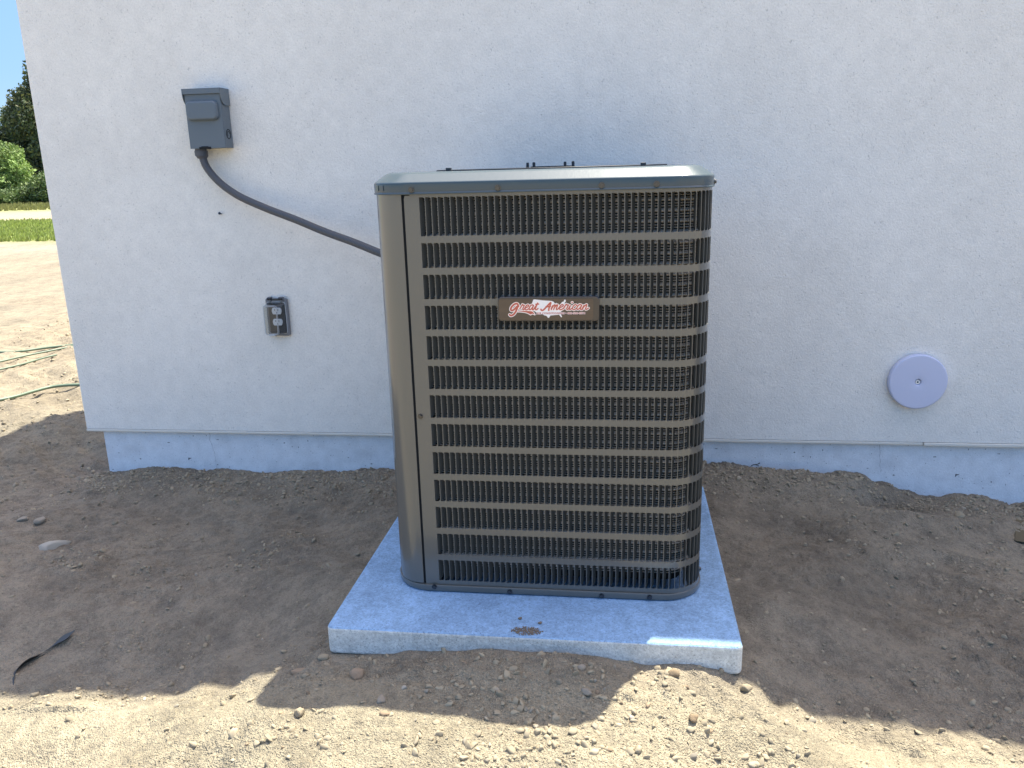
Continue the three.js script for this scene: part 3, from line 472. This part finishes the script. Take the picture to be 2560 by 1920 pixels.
// ------------------------------------------------------------------ outdoor outlet
const outlet = thing('outdoor_outlet', 'outdoor power outlet under a clear smoky bubble cover, low on the white wall', 'outlet', [-0.952, 0.51, 0.003]);
{
  part(outlet, 'back_plate', merged([new THREE.ExtrudeGeometry(roundRect(-0.992, -0.9175, 0.444, 0.572, 0.006), { depth: 0.006, bevelEnabled: true, bevelSize: 0.002, bevelThickness: 0.002, bevelSegments: 2 }).translate(0, 0, 0.005), box(-0.9835, -0.9695, 0.563, 0.579, 0.004, 0.02, 0.003), box(-0.943, -0.928, 0.563, 0.579, 0.004, 0.02, 0.003)]), M.greyPlastic);
  part(outlet, 'hinge', merged([disc(0.005, 0.014, 12).rotateZ(Math.PI / 2).translate(-0.9765, 0.573, 0.018), disc(0.005, 0.014, 12).rotateZ(Math.PI / 2).translate(-0.9355, 0.573, 0.018), box(-0.967, -0.947, 0.568, 0.5725, 0.01, 0.015)]), M.blackPlastic);
  part(outlet, 'receptacle_face', box(-0.984, -0.926, 0.452, 0.557, 0.0125, 0.0155, 0.001), std(lin(0.055, 0.058, 0.065), 0.5));
  for (const y of [0.5305, 0.4915]) {
    const s = new THREE.Shape(); s.absarc(-0.9535, y, 0.0168, -0.7, 0.7, false); s.absarc(-0.9535, y, 0.0168, Math.PI - 0.7, Math.PI + 0.7, false);
    const face = part(outlet, 'socket', new THREE.ExtrudeGeometry(s, { depth: 0.004, bevelEnabled: true, bevelSize: 0.0006, bevelThickness: 0.0006, curveSegments: 12, bevelSegments: 2 }).translate(0, 0, 0.0157), M.white);
    part(face, 'contact_slot', merged([box(-0.9605, -0.959, y + 0.001, y + 0.008, 0.0204, 0.0207), box(-0.949, -0.9475, y + 0.001, y + 0.008, 0.0204, 0.0207), facing(disc(0.0022, 0.0003, 12), -0.954, y - 0.006, 0.0206)]), M.seam, face.userData.base);
  }
  part(outlet, 'screw_head', facing(disc(0.0028, 0.003, 14), -0.9535, 0.511, 0.0165), M.steel);
  const x0 = -0.991, x1 = -0.9235, y0 = 0.451, y1 = 0.557, zb = 0.013, zf = 0.047, bulge = new THREE.Shape(); // bubble of clear plastic, slanted away at its right side
  const ring = (x0, x1, y0, y1, z, r) => { const v = []; for (const [cx, cy, a0] of [[x1 - r, y1 - r, 0], [x0 + r, y1 - r, 1], [x0 + r, y0 + r, 2], [x1 - r, y0 + r, 3]]) for (let k = 0; k <= 4; k++) { const a = (a0 + k / 4) * Math.PI / 2; v.push([cx + Math.cos(a) * r, cy + Math.sin(a) * r, z]); } return v; };
  const rings = [ring(x0, x1, y0, y1 + 0.004, zb, 0.007), ring(x0 + 0.0005, x1 - 0.001, y0 + 0.0005, y1 + 0.001, zb + 0.006, 0.007), ring(x0 + 0.001, -0.9415, y0 + 0.0015, y1 - 0.004, zf - 0.003, 0.006), ring(x0 + 0.004, -0.944, y0 + 0.004, y1 - 0.007, zf, 0.005)], v = [], n = rings[0].length;
  for (let j = 0; j < 3; j++) for (let k = 0; k < n; k++) { const a = rings[j][k], b = rings[j][(k + 1) % n], c = rings[j + 1][k], d = rings[j + 1][(k + 1) % n]; v.push(...a, ...b, ...c, ...b, ...d, ...c); }
  for (let k = 1; k < n - 1; k++) v.push(...rings[3][0], ...rings[3][k], ...rings[3][k + 1]);
  const g = new THREE.BufferGeometry(); g.setAttribute('position', new THREE.Float32BufferAttribute(v, 3)); g.computeVertexNormals(); g.setAttribute('uv', new THREE.Float32BufferAttribute(new Float32Array(v.length / 3 * 2), 2));
  const cover = part(outlet, 'clear_cover', g, M.clear);
  const rim = [rings[0], rings[3], rings[2]].map((q, i) => new THREE.TubeGeometry(new THREE.CatmullRomCurve3(q.map((p) => new THREE.Vector3(...p)), true, 'centripetal'), 60, i ? 0.0009 : 0.0013, 5, true));
  part(cover, 'cover_rim', merged(rim.concat([box(-0.977, -0.955, 0.4485, 0.4535, 0.03, 0.048, 0.001)])), std(lin(0.5, 0.52, 0.53), 0.25), cover.userData.base);
}

// ------------------------------------------------------------------ round cover plate, nail
const cover = thing('cover_plate', 'round pale lavender cover plate screwed low on the white wall', 'cover plate', [1.1675, 0.294, 0.001]);
{
  const prof = [[0.0035, 0.006], [0.0098, 0.0195], [0.0112, 0.0222], [0.03, 0.0228], [0.084, 0.0226], [0.0875, 0.0215], [0.0892, 0.0185], [0.0892, 0.002], [0.08, 0.0005]].map((p) => new THREE.Vector2(...p));
  part(cover, 'disc', new THREE.LatheGeometry(prof, 72).rotateX(Math.PI / 2).translate(1.1675, 0.294, 0.001), M.lavender);
  part(cover, 'screw_head', merged([facing(disc(0.0068, 0.004, 18), 1.1665, 0.294, 0.0185)]), std(lin(0.85, 0.85, 0.83), 0.35, 0.1));
  part(cover, 'screw_recess', merged([facing(disc(0.0027, 0.0006, 12), 1.1665, 0.294, 0.0207)]), M.seam);
}
single('nail', merged([disc(0.0024, 0.012, 8).rotateX(Math.PI / 2 - 0.3).translate(0, 0, 0.006), disc(0.0045, 0.0016, 10).rotateX(Math.PI / 2 - 0.3).translate(0, 0.001, 0.012)]), M.blackPlastic, 'small dark nail stub in the white wall below the conduit', 'nail', [-1.1245, 0.864, 0.001]);

// ------------------------------------------------------------------ stones, gravel and scraps
const rockMat = (r, g, b) => std(lin(r, g, b), 0.95, 0, { bumpMap: rep(grainTex, 0.2), bumpScale: 0.0015 });
function rockGeo(seed, detail = 2, rough = 0.22) {
  const g = mergeVertices((() => { const q = new THREE.IcosahedronGeometry(1, detail); q.deleteAttribute('uv'); q.deleteAttribute('normal'); return q; })(), 1e-5), p = g.attributes.position, v = new THREE.Vector3(), r = rngOf(seed), cuts = [];
  for (let k = 0; k < 10; k++) cuts.push([new THREE.Vector3(r() - 0.5, r() - 0.5, r() - 0.5).normalize(), 0.5 + r() * 0.35]);
  for (let i = 0; i < p.count; i++) { v.fromBufferAttribute(p, i); const n = 1 + rough * (vn(v.x * 1.7 + seed * 3.1, v.y * 1.7 + v.z * 2.3) + 0.5 * vn(v.x * 3.9 + v.z, v.y * 4.3 - seed)); v.multiplyScalar(n); for (const [d, l] of cuts) { const t = v.dot(d) - l; if (t > 0) v.addScaledVector(d, -t * 0.85); } p.setXYZ(i, v.x, v.y, v.z); }
  g.computeVertexNormals(); return boxUV(g);
}
function stone(seed, x, z, sx, sy, sz, turn, mat, label, sink = 0.35) {
  const g = boxUV(rockGeo(seed).scale(sx, sy, sz)); single('stone', g, mat, label, 'stone', [x, heightSmooth(x, z) + relief(x, z) + sy * (1 - 2 * sink) * 0.7, z]).rotation.y = turn;
}
const tan = rockMat(0.31, 0.255, 0.17), red = rockMat(0.30, 0.225, 0.15), grey = rockMat(0.29, 0.25, 0.19), pale = rockMat(0.40, 0.36, 0.29), brown = rockMat(0.24, 0.175, 0.105);
stone(1, -1.5126, 0.566, 0.048, 0.03, 0.042, 0.4, pale, 'broad pale stone half buried in the shaded dirt at the left', 0.62);
stone(2, -1.703, 0.4475, 0.022, 0.011, 0.014, 0.2, grey, 'leftmost of two grey stones in the shaded dirt near the left edge of the picture');
stone(3, -1.6386, 0.455, 0.024, 0.016, 0.016, 0.9, grey, 'rounder right one of two grey stones in shaded dirt left of the house corner');
stone(4, 1.264, 0.2056, 0.016, 0.014, 0.014, 0.3, tan, 'round tan stone in the shade right of the hole by the foundation', 0.2);
stone(5, -0.4787, 1.162, 0.021, 0.009, 0.013, 0.5, red, 'flat reddish stone at the left tip of the air conditioner shadow');
stone(6, -0.3315, 1.197, 0.018, 0.014, 0.017, 1.1, red, 'lumpy reddish stone in shadow in front of the left half of the pad');
stone(7, -0.4319, 1.134, 0.014, 0.011, 0.012, 0.1, tan, 'tan stone touching the front left corner of the pad');
stone(8, -0.2457, 1.3044, 0.01, 0.008, 0.014, 0.2, grey, 'pointed grey stone near the front rim of the air conditioner shadow');
stone(9, -0.4011, 1.3501, 0.014, 0.012, 0.012, 0.8, tan, 'pale stone in sun just past the front left end of the shadow', 0.15);
stone(10, 0.3432, 1.1609, 0.015, 0.009, 0.009, -0.15, brown, 'brown blocky stone in sun before the right end of the pad', 0.2);
stone(11, 0.3744, 1.2815, 0.012, 0.01, 0.011, 0.8, brown, 'round brown stone in the sunlit gravel at the lower right', 0.15);
stone(12, 0.1655, 1.2426, 0.013, 0.008, 0.01, -0.6, grey, 'oval grey stone near the slanting right edge of the air conditioner shadow');
stone(13, 0.1517, 1.178, 0.011, 0.009, 0.009, 0.3, grey, 'pale grey stone in shadow below the middle right of the pad');
stone(14, 0.4932, 1.148, 0.018, 0.012, 0.012, 0.6, tan, 'crumbly tan clod at the front right corner of the pad');
{
  const r = rngOf(77), list = [], up = new THREE.Vector3(0, 1, 0), q = new THREE.Quaternion(), e = new THREE.Euler(), m = new THREE.Matrix4(), col = new THREE.Color();
  const scatter = (name, label, category, n, place, tint, detail = 1) => {
    const im = shade(new THREE.InstancedMesh(rockGeo(name.length + 40, detail, 0.42), std(lin(1, 1, 1), 0.96), n));
    let k = 0, tries = 0;
    while (k < n && tries++ < n * 20) {
      const s = place(); if (!s) continue; const [x, z, size] = s;
      if (x > -0.428 && x < 0.493 && z > 0.2 && z < 1.1225) continue; if (x > -1.7 && z < 0) continue;
      e.set(r() * 6.3, r() * 6.3, r() * 6.3); q.setFromEuler(e);
      m.compose(new THREE.Vector3(x, groundAt(x, z) + size * 0.05, z), q, new THREE.Vector3(size * (0.7 + r() * 0.7), size * (0.5 + r() * 0.5), size * (0.7 + r() * 0.6)));
      im.setMatrixAt(k, m); tint(col, x, z); im.setColorAt(k, col); k++;
    }
    im.count = k; im.name = name; im.userData = { label, category, kind: 'stuff' }; scene.add(im);
  };
  const power = (a, b, k) => a + (b - a) * Math.pow(r(), k);
  scatter('gravel', 'loose tan gravel and pebbles in front of the pad', 'gravel', 6500, () => {
    const x = -1.1 + r() * 2.25, z = 1.11 + r() * 0.5, c = bowl(x, z, 0.15, 1.34, 0.46, 0.26) + 0.05, cl = 0.5 + 0.5 * vn(x * 9, z * 9 + 4);
    if (r() > c * (0.35 + cl)) return null; return [x, z, power(0.0011, 0.0105, 10)];
  }, (c, x) => { const k = 0.85 + r() * 0.35, t = r(); t < 0.88 ? c.setRGB(0.31 * k, 0.26 * k, 0.175 * k) : t < 0.94 ? c.setRGB(0.27 * k, 0.235 * k, 0.175 * k) : t < 0.99 ? c.setRGB(0.28 * k, 0.205 * k, 0.13 * k) : c.setRGB(0.4, 0.35, 0.27); });
  scatter('grit', 'fine sandy grit covering the dirt in front of the pad', 'gravel', 24000, () => {
    const x = -1.15 + r() * 2.35, z = 1.0 + r() * 0.6; if (r() > (0.1 + bowl(x, z, 0.15, 1.34, 0.6, 0.3)) * (0.35 + smooth(-0.4, 0.6, vn(x * 11, z * 11 + 2)))) return null; return [x, z, power(0.0008, 0.0024, 2)];
  }, (c) => { const k = 0.85 + r() * 0.35; c.setRGB(0.305 * k, 0.255 * k, 0.172 * k); }, 0);
  scatter('dirt_crumbs', 'small clods and grit strewn over the shaded dirt', 'dirt crumbs', 17000, () => {
    const x = -1.75 + r() * 3.4, z = -0.02 + r() * 1.25, cl = vn(x * 5 + 9, z * 6) + 0.5 * vn(x * 17, z * 17), wall = 1 - smooth(0.03, 0.3, z);
    if (r() > 0.04 + 0.9 * wall + 0.4 * smooth(0.35, 1, cl)) return null; return [x, z, power(0.001, 0.0085, 5.5)];
  }, (c) => { const k = 0.8 + r() * 0.4, t = r(); t < 0.985 ? c.setRGB(0.295 * k, 0.245 * k, 0.165 * k) : c.setRGB(0.36 * k, 0.31 * k, 0.23 * k); });
  scatter('field_grit', 'small stones and clods on the sunlit dirt left of the house', 'dirt crumbs', 5000, () => {
    const x = -4.2 + r() * 2.5, z = -3.2 + r() * 3.6; if (r() > 0.3 + smooth(-0.2, 0.8, vn(x * 4, z * 5))) return null; return [x, z, power(0.003, 0.012, 8)];
  }, (c) => { const k = 0.85 + r() * 0.35; c.setRGB(0.32 * k, 0.265 * k, 0.18 * k); });
  // a spill of dirt on the pad's front rim
  const crumbs = []; for (let k = 0; k < 340; k++) { const a = r() * 6.3, d = Math.sqrt(r()), x = 0.028 + Math.cos(a) * d * 0.036, z = 1.098 + Math.sin(a) * d * 0.017, s = power(0.0009, 0.0034, 2.4) * (1.25 - d * 0.5); crumbs.push(rockGeo(60 + k % 5, 0, 0.3).scale(s, s * 0.7, s).rotateY(a).translate(x, s * 0.4, z)); }
  for (const [x, z] of [[0.0072, 1.0505], [0.054, 1.0655]]) crumbs.push(rockGeo(71, 1, 0.25).scale(0.0052, 0.0034, 0.0046).translate(x, 0.0022, z));
  const sp = shade(new THREE.Mesh(merged(crumbs), std(lin(0.20, 0.155, 0.11), 0.97))); sp.name = 'spilled_dirt'; sp.userData = { label: 'little spill of brown dirt on the front rim of the pad', category: 'dirt', kind: 'stuff' }; scene.add(sp);
}
{ // scraps: half-buried black strip, cardboard, twig
  const lie = (x, z, up) => [x, heightSmooth(x, z) + up, z];
  const mid = [[-1.135, 1.235, 0.01], [-1.166, 1.182, 0.016], [-1.160, 1.150, 0.014], [-1.140, 1.120, 0.012], [-1.118, 1.085, 0.014], [-1.096, 1.060, 0.018]].map(([x, z, u]) => lie(0.2318 + (x - 0.2318) * 1.058, 2.6963 + (z - 2.6963) * 1.058, u)), curve = new THREE.CatmullRomCurve3(mid.map((p) => new THREE.Vector3(...p)));
  const v = [], idx = [], N = 40; for (let i = 0; i <= N; i++) { const t = i / N, p = curve.getPoint(t), q = curve.getTangent(t), side = new THREE.Vector3(-q.z, 0.5 + 0.5 * Math.sin(t * 5), q.x).normalize(), w = 0.002 + 0.017 * Math.exp(-Math.pow((t - 0.36) / 0.17, 2)) + 0.012 * Math.exp(-Math.pow((t - 0.84) / 0.1, 2)); for (const [s, u] of [[-1, 0], [1, 0], [1, -0.0012], [-1, -0.0012]]) v.push(p.x + side.x * w * s, p.y + side.y * w * s + u, p.z + side.z * w * s); }
  for (let i = 0; i < N; i++) for (let k = 0; k < 4; k++) { const a = i * 4 + k, b = i * 4 + (k + 1) % 4; idx.push(a, b, a + 4, b, b + 4, a + 4); }
  const g = new THREE.BufferGeometry(); g.setAttribute('position', new THREE.Float32BufferAttribute(v, 3)); g.setIndex(idx); g.computeVertexNormals();
  single('plastic_strip', g, std(lin(0.035, 0.038, 0.036), 0.5), 'crumpled black plastic strip half buried in the dirt at the lower left', 'plastic strip');
  const cb = new RoundedBoxGeometry(0.3, 0.004, 0.16, 1, 0.0015);
  const card = single('cardboard_piece', cb, std(lin(0.13, 0.1, 0.055), 0.9, 0, { bumpMap: rep(grainTex, 0.3), bumpScale: 0.0006 }), 'scrap of brown cardboard on the dirt at the right edge of the picture', 'cardboard', [1.556, heightSmooth(1.5, 0.3) + 0.02, 0.285]); card.rotation.set(0.03, -0.42, 0.03);
  single('twig', merged([tube([[0, -0.004, 0], [0.012, 0.006, 0.002], [0.026, 0.008, 0.001], [0.034, 0.014, 0.003]], 0.0016, 14, 6), tube([[0.02, 0.007, 0.002], [0.031, 0.003, 0.004]], 0.0011, 4, 5)]), std(lin(0.03, 0.026, 0.022), 0.9), 'dark little twig against the foundation right of the air conditioner', 'twig', [0.665, heightSmooth(0.68, 0.01) + 0.008, -0.018]);
}
{ // garden hoses on the sunlit dirt
  const green = phys(lin(0.13, 0.18, 0.12), 0.45), run = (label, pts, r) => { const p = pts.map(([x, z]) => [x, heightSmooth(x, z) + r + 0.007, z]), b = p[0]; return single('garden_hose', tube(p.map((q) => [q[0] - b[0], q[1] - b[1], q[2] - b[2]]), r, 90, 8), green, label, 'hose', b, 'hoses on the sunlit dirt'); };
  run('thick pale green hose on the sunlit dirt, nearest the camera', [[-3.3, -0.45], [-3.0, -0.72], [-2.854, -0.88], [-2.817, -0.955], [-2.795, -1.055], [-2.763, -1.147], [-2.708, -1.178], [-2.635, -1.192], [-2.4, -1.25], [-2.1, -1.5]], 0.0085);
  run('farthest green hose lying on the sunlit dirt beside the house corner', [[-4.3, -1.7], [-3.9, -1.93], [-3.742, -1.989], [-3.681, -1.99], [-3.606, -2.025], [-3.541, -2.103], [-3.462, -2.165], [-3.39, -2.211], [-3.1, -2.3], [-2.7, -2.6]], 0.008);
  run('middle thin green hose between the farther and nearer hoses', [[-3.75, -1.3], [-3.6, -1.55], [-3.54, -1.737], [-3.484, -1.919], [-3.406, -2.087], [-3.36, -2.18], [-3.2, -2.25], [-2.9, -2.5]], 0.006);
  run('thin hose half sunk in the dirt, just nearer than the middle one', [[-3.6, -1.1], [-3.45, -1.35], [-3.385, -1.543], [-3.342, -1.681], [-3.325, -1.849], [-3.3, -1.93]], 0.0055);
}

// ------------------------------------------------------------------ grass and trees at the far side of the field
const leafMat = phys(lin(1, 1, 1), 0.85, { vertexColors: true, transmission: 0.3, thickness: 0 });
{
  const r = rngOf(21), blade = new THREE.BufferGeometry(); blade.setAttribute('position', new THREE.Float32BufferAttribute([-0.5, 0, 0, 0.5, 0, 0, 0, 1, 0.25, 0.1, 0, -0.5, 0.1, 0, 0.5, -0.2, 0.9, 0.1], 3)); blade.computeVertexNormals();
  const n = 26000, im = shade(new THREE.InstancedMesh(blade, phys(lin(1, 1, 1), 0.9, { transmission: 0.3, thickness: 0 }), n)), m = new THREE.Matrix4(), q = new THREE.Quaternion(), up = new THREE.Vector3(0, 1, 0), c = new THREE.Color();
  for (let k = 0; k < n; k++) {
    const near = k < 20000, z = near ? -11.3 - r() * 7.1 : -26 - r() * 7, x = near ? -8 - r() * 16 : -18 - r() * 16, h = near ? 0.04 + r() * 0.07 : 0.06 + r() * 0.16, w = 0.03 + r() * 0.05; q.setFromAxisAngle(up, r() * 6.3);
    m.compose(new THREE.Vector3(x, -0.11 + 0.01, z), q, new THREE.Vector3(w, h, w)); im.setMatrixAt(k, m); const s = 0.75 + r() * 0.6; near ? c.setRGB(0.30 * s, 0.36 * s, 0.085 * s) : c.setRGB(0.25 * s, 0.25 * s, 0.08 * s); im.setColorAt(k, c);
  }
  im.name = 'grass'; im.userData = { label: 'short green grass in strips across the far field', category: 'grass', kind: 'stuff' }; scene.add(im);
}
function crown(seed, blobs, count, size, colors) { // leaf-sized faces through the volume of several lumps
  const r = rngOf(seed), pos = [], col = [], nor = [], a = new THREE.Vector3(), b = new THREE.Vector3(), p = new THREE.Vector3(), total = blobs.reduce((s, v) => s + v[3] * v[4], 0);
  for (let k = 0; k < count; k++) {
    let t = r() * total, i = 0; while (i < blobs.length - 1 && (t -= blobs[i][3] * blobs[i][4]) > 0) i++;
    const [cx, cy, cz, rx, ry] = blobs[i], th = r() * 6.283, ph = Math.acos(2 * r() - 1), d = Math.pow(r(), 0.42) * (1 + 0.22 * vn(th * 2.4 + i * 7, ph * 3.1));
    p.set(cx + Math.sin(ph) * Math.cos(th) * rx * d, cy + Math.cos(ph) * ry * d, cz + Math.sin(ph) * Math.sin(th) * rx * d);
    const s = size * (0.6 + r() * 0.8); a.set(r() - 0.5, r() - 0.5, r() - 0.5).normalize().multiplyScalar(s); b.set(r() - 0.5, r() - 0.3, r() - 0.5).normalize().multiplyScalar(s * 0.55);
    const tone = 0.75 + 0.5 * r(), cc = colors[r() < 0.7 ? 0 : 1], cl = 0.85 + 0.3 * vn(p.x * 1.7, p.y * 1.9 + p.z);
    for (const [u, v] of [[-1, 0], [0, -1], [1, 0], [-1, 0], [1, 0], [0, 1]]) { pos.push(p.x + a.x * u + b.x * v, p.y + a.y * u + b.y * v, p.z + a.z * u + b.z * v); col.push(cc[0] * tone * cl, cc[1] * tone * cl, cc[2] * tone * cl); }
  }
  const g = new THREE.BufferGeometry(); g.setAttribute('position', new THREE.Float32BufferAttribute(pos, 3)); g.setAttribute('color', new THREE.Float32BufferAttribute(col, 3)); g.computeVertexNormals(); return g;
}
const bark = std(lin(0.12, 0.095, 0.07), 0.95);
function tree(name, label, category, at, seed, blobs, count, size, colors, trunkR) {
  const t = thing(name, label, category, at), top = Math.max(...blobs.map((b) => b[1])), limbs = [new THREE.CylinderGeometry(trunkR * 0.35, trunkR, top, 9).translate(0, top / 2, 0)];
  for (const b of blobs) limbs.push(tube([[0, Math.min(b[1], top) * 0.45, 0], [b[0] * 0.5, b[1] * 0.75, b[2] * 0.5], [b[0], b[1], b[2]]], trunkR * 0.28, 8, 5));
  part(t, 'trunk', merged(limbs), bark, null); part(t, 'crown', crown(seed, blobs, count, size, colors), leafMat, null); return t;
}
const darkG = [[0.075, 0.11, 0.04], [0.16, 0.17, 0.055]], lightG = [[0.20, 0.31, 0.07], [0.28, 0.38, 0.10]], bushG = [[0.12, 0.19, 0.05], [0.18, 0.25, 0.065]];
tree('evergreen_tree', 'tall dark green tree behind the bushes, half hidden by the house corner', 'tree', [-30.1, -0.1, -39.3], 31, [[-0.9, 4.9, 0.4, 0.7, 0.9], [-1.6, 4.1, 0.2, 0.8, 1.0], [-1.9, 2.6, 0.2, 1.2, 1.3], [0, 6.2, 0, 0.7, 1.1], [-0.1, 5.2, 0, 1.1, 1.3], [0.3, 4.2, 0.3, 1.6, 1.5], [-0.9, 3.6, 0.1, 1.3, 1.4], [0.9, 2.6, 0, 1.7, 1.6], [-0.6, 1.7, 0.3, 1.7, 1.4], [0.5, 1.0, -0.2, 2.0, 1.0], [-1.3, 3.9, 0.6, 0.5, 0.9]], 46000, 0.095, darkG, 0.22);
tree('mesquite_tree', 'bright green feathery round tree at the left edge of the field', 'tree', [-28.6, -0.1, -33.4], 32, [[0, 2.0, 0, 1.15, 0.85], [0.75, 1.5, 0.1, 0.8, 0.7], [-0.9, 1.6, 0.2, 1.1, 0.9], [0.3, 0.9, 0.3, 1.1, 0.7]], 24000, 0.075, lightG, 0.12);
tree('bush', 'low green bush under the dark tree beside the house corner', 'bush', [-26.2, -0.1, -32.5], 33, [[0, 0.6, 0, 0.75, 0.55], [0.8, 0.75, 0.2, 0.8, 0.7], [-0.7, 0.4, 0.1, 0.6, 0.4]], 7000, 0.075, bushG, 0.05);
tree('bush', 'low green bush in front of the bright feathery tree', 'bush', [-27.3, -0.1, -31.9], 34, [[0, 0.38, 0, 0.8, 0.38], [-0.9, 0.4, 0, 0.7, 0.42]], 5000, 0.07, bushG, 0.05);
tree('evergreen_tree', 'dark rounded tree left of the tall dark tree', 'tree', [-33.6, -0.1, -38.4], 35, [[0, 3.0, 0, 1.3, 1.2], [1.0, 2.4, 0, 1.2, 1.1], [-1.2, 2.2, 0.2, 1.4, 1.2], [0.1, 1.2, 0, 2.0, 1.1]], 12000, 0.13, [[0.06, 0.10, 0.034], [0.09, 0.13, 0.042]], 0.2);

renderer.render(scene, camera);
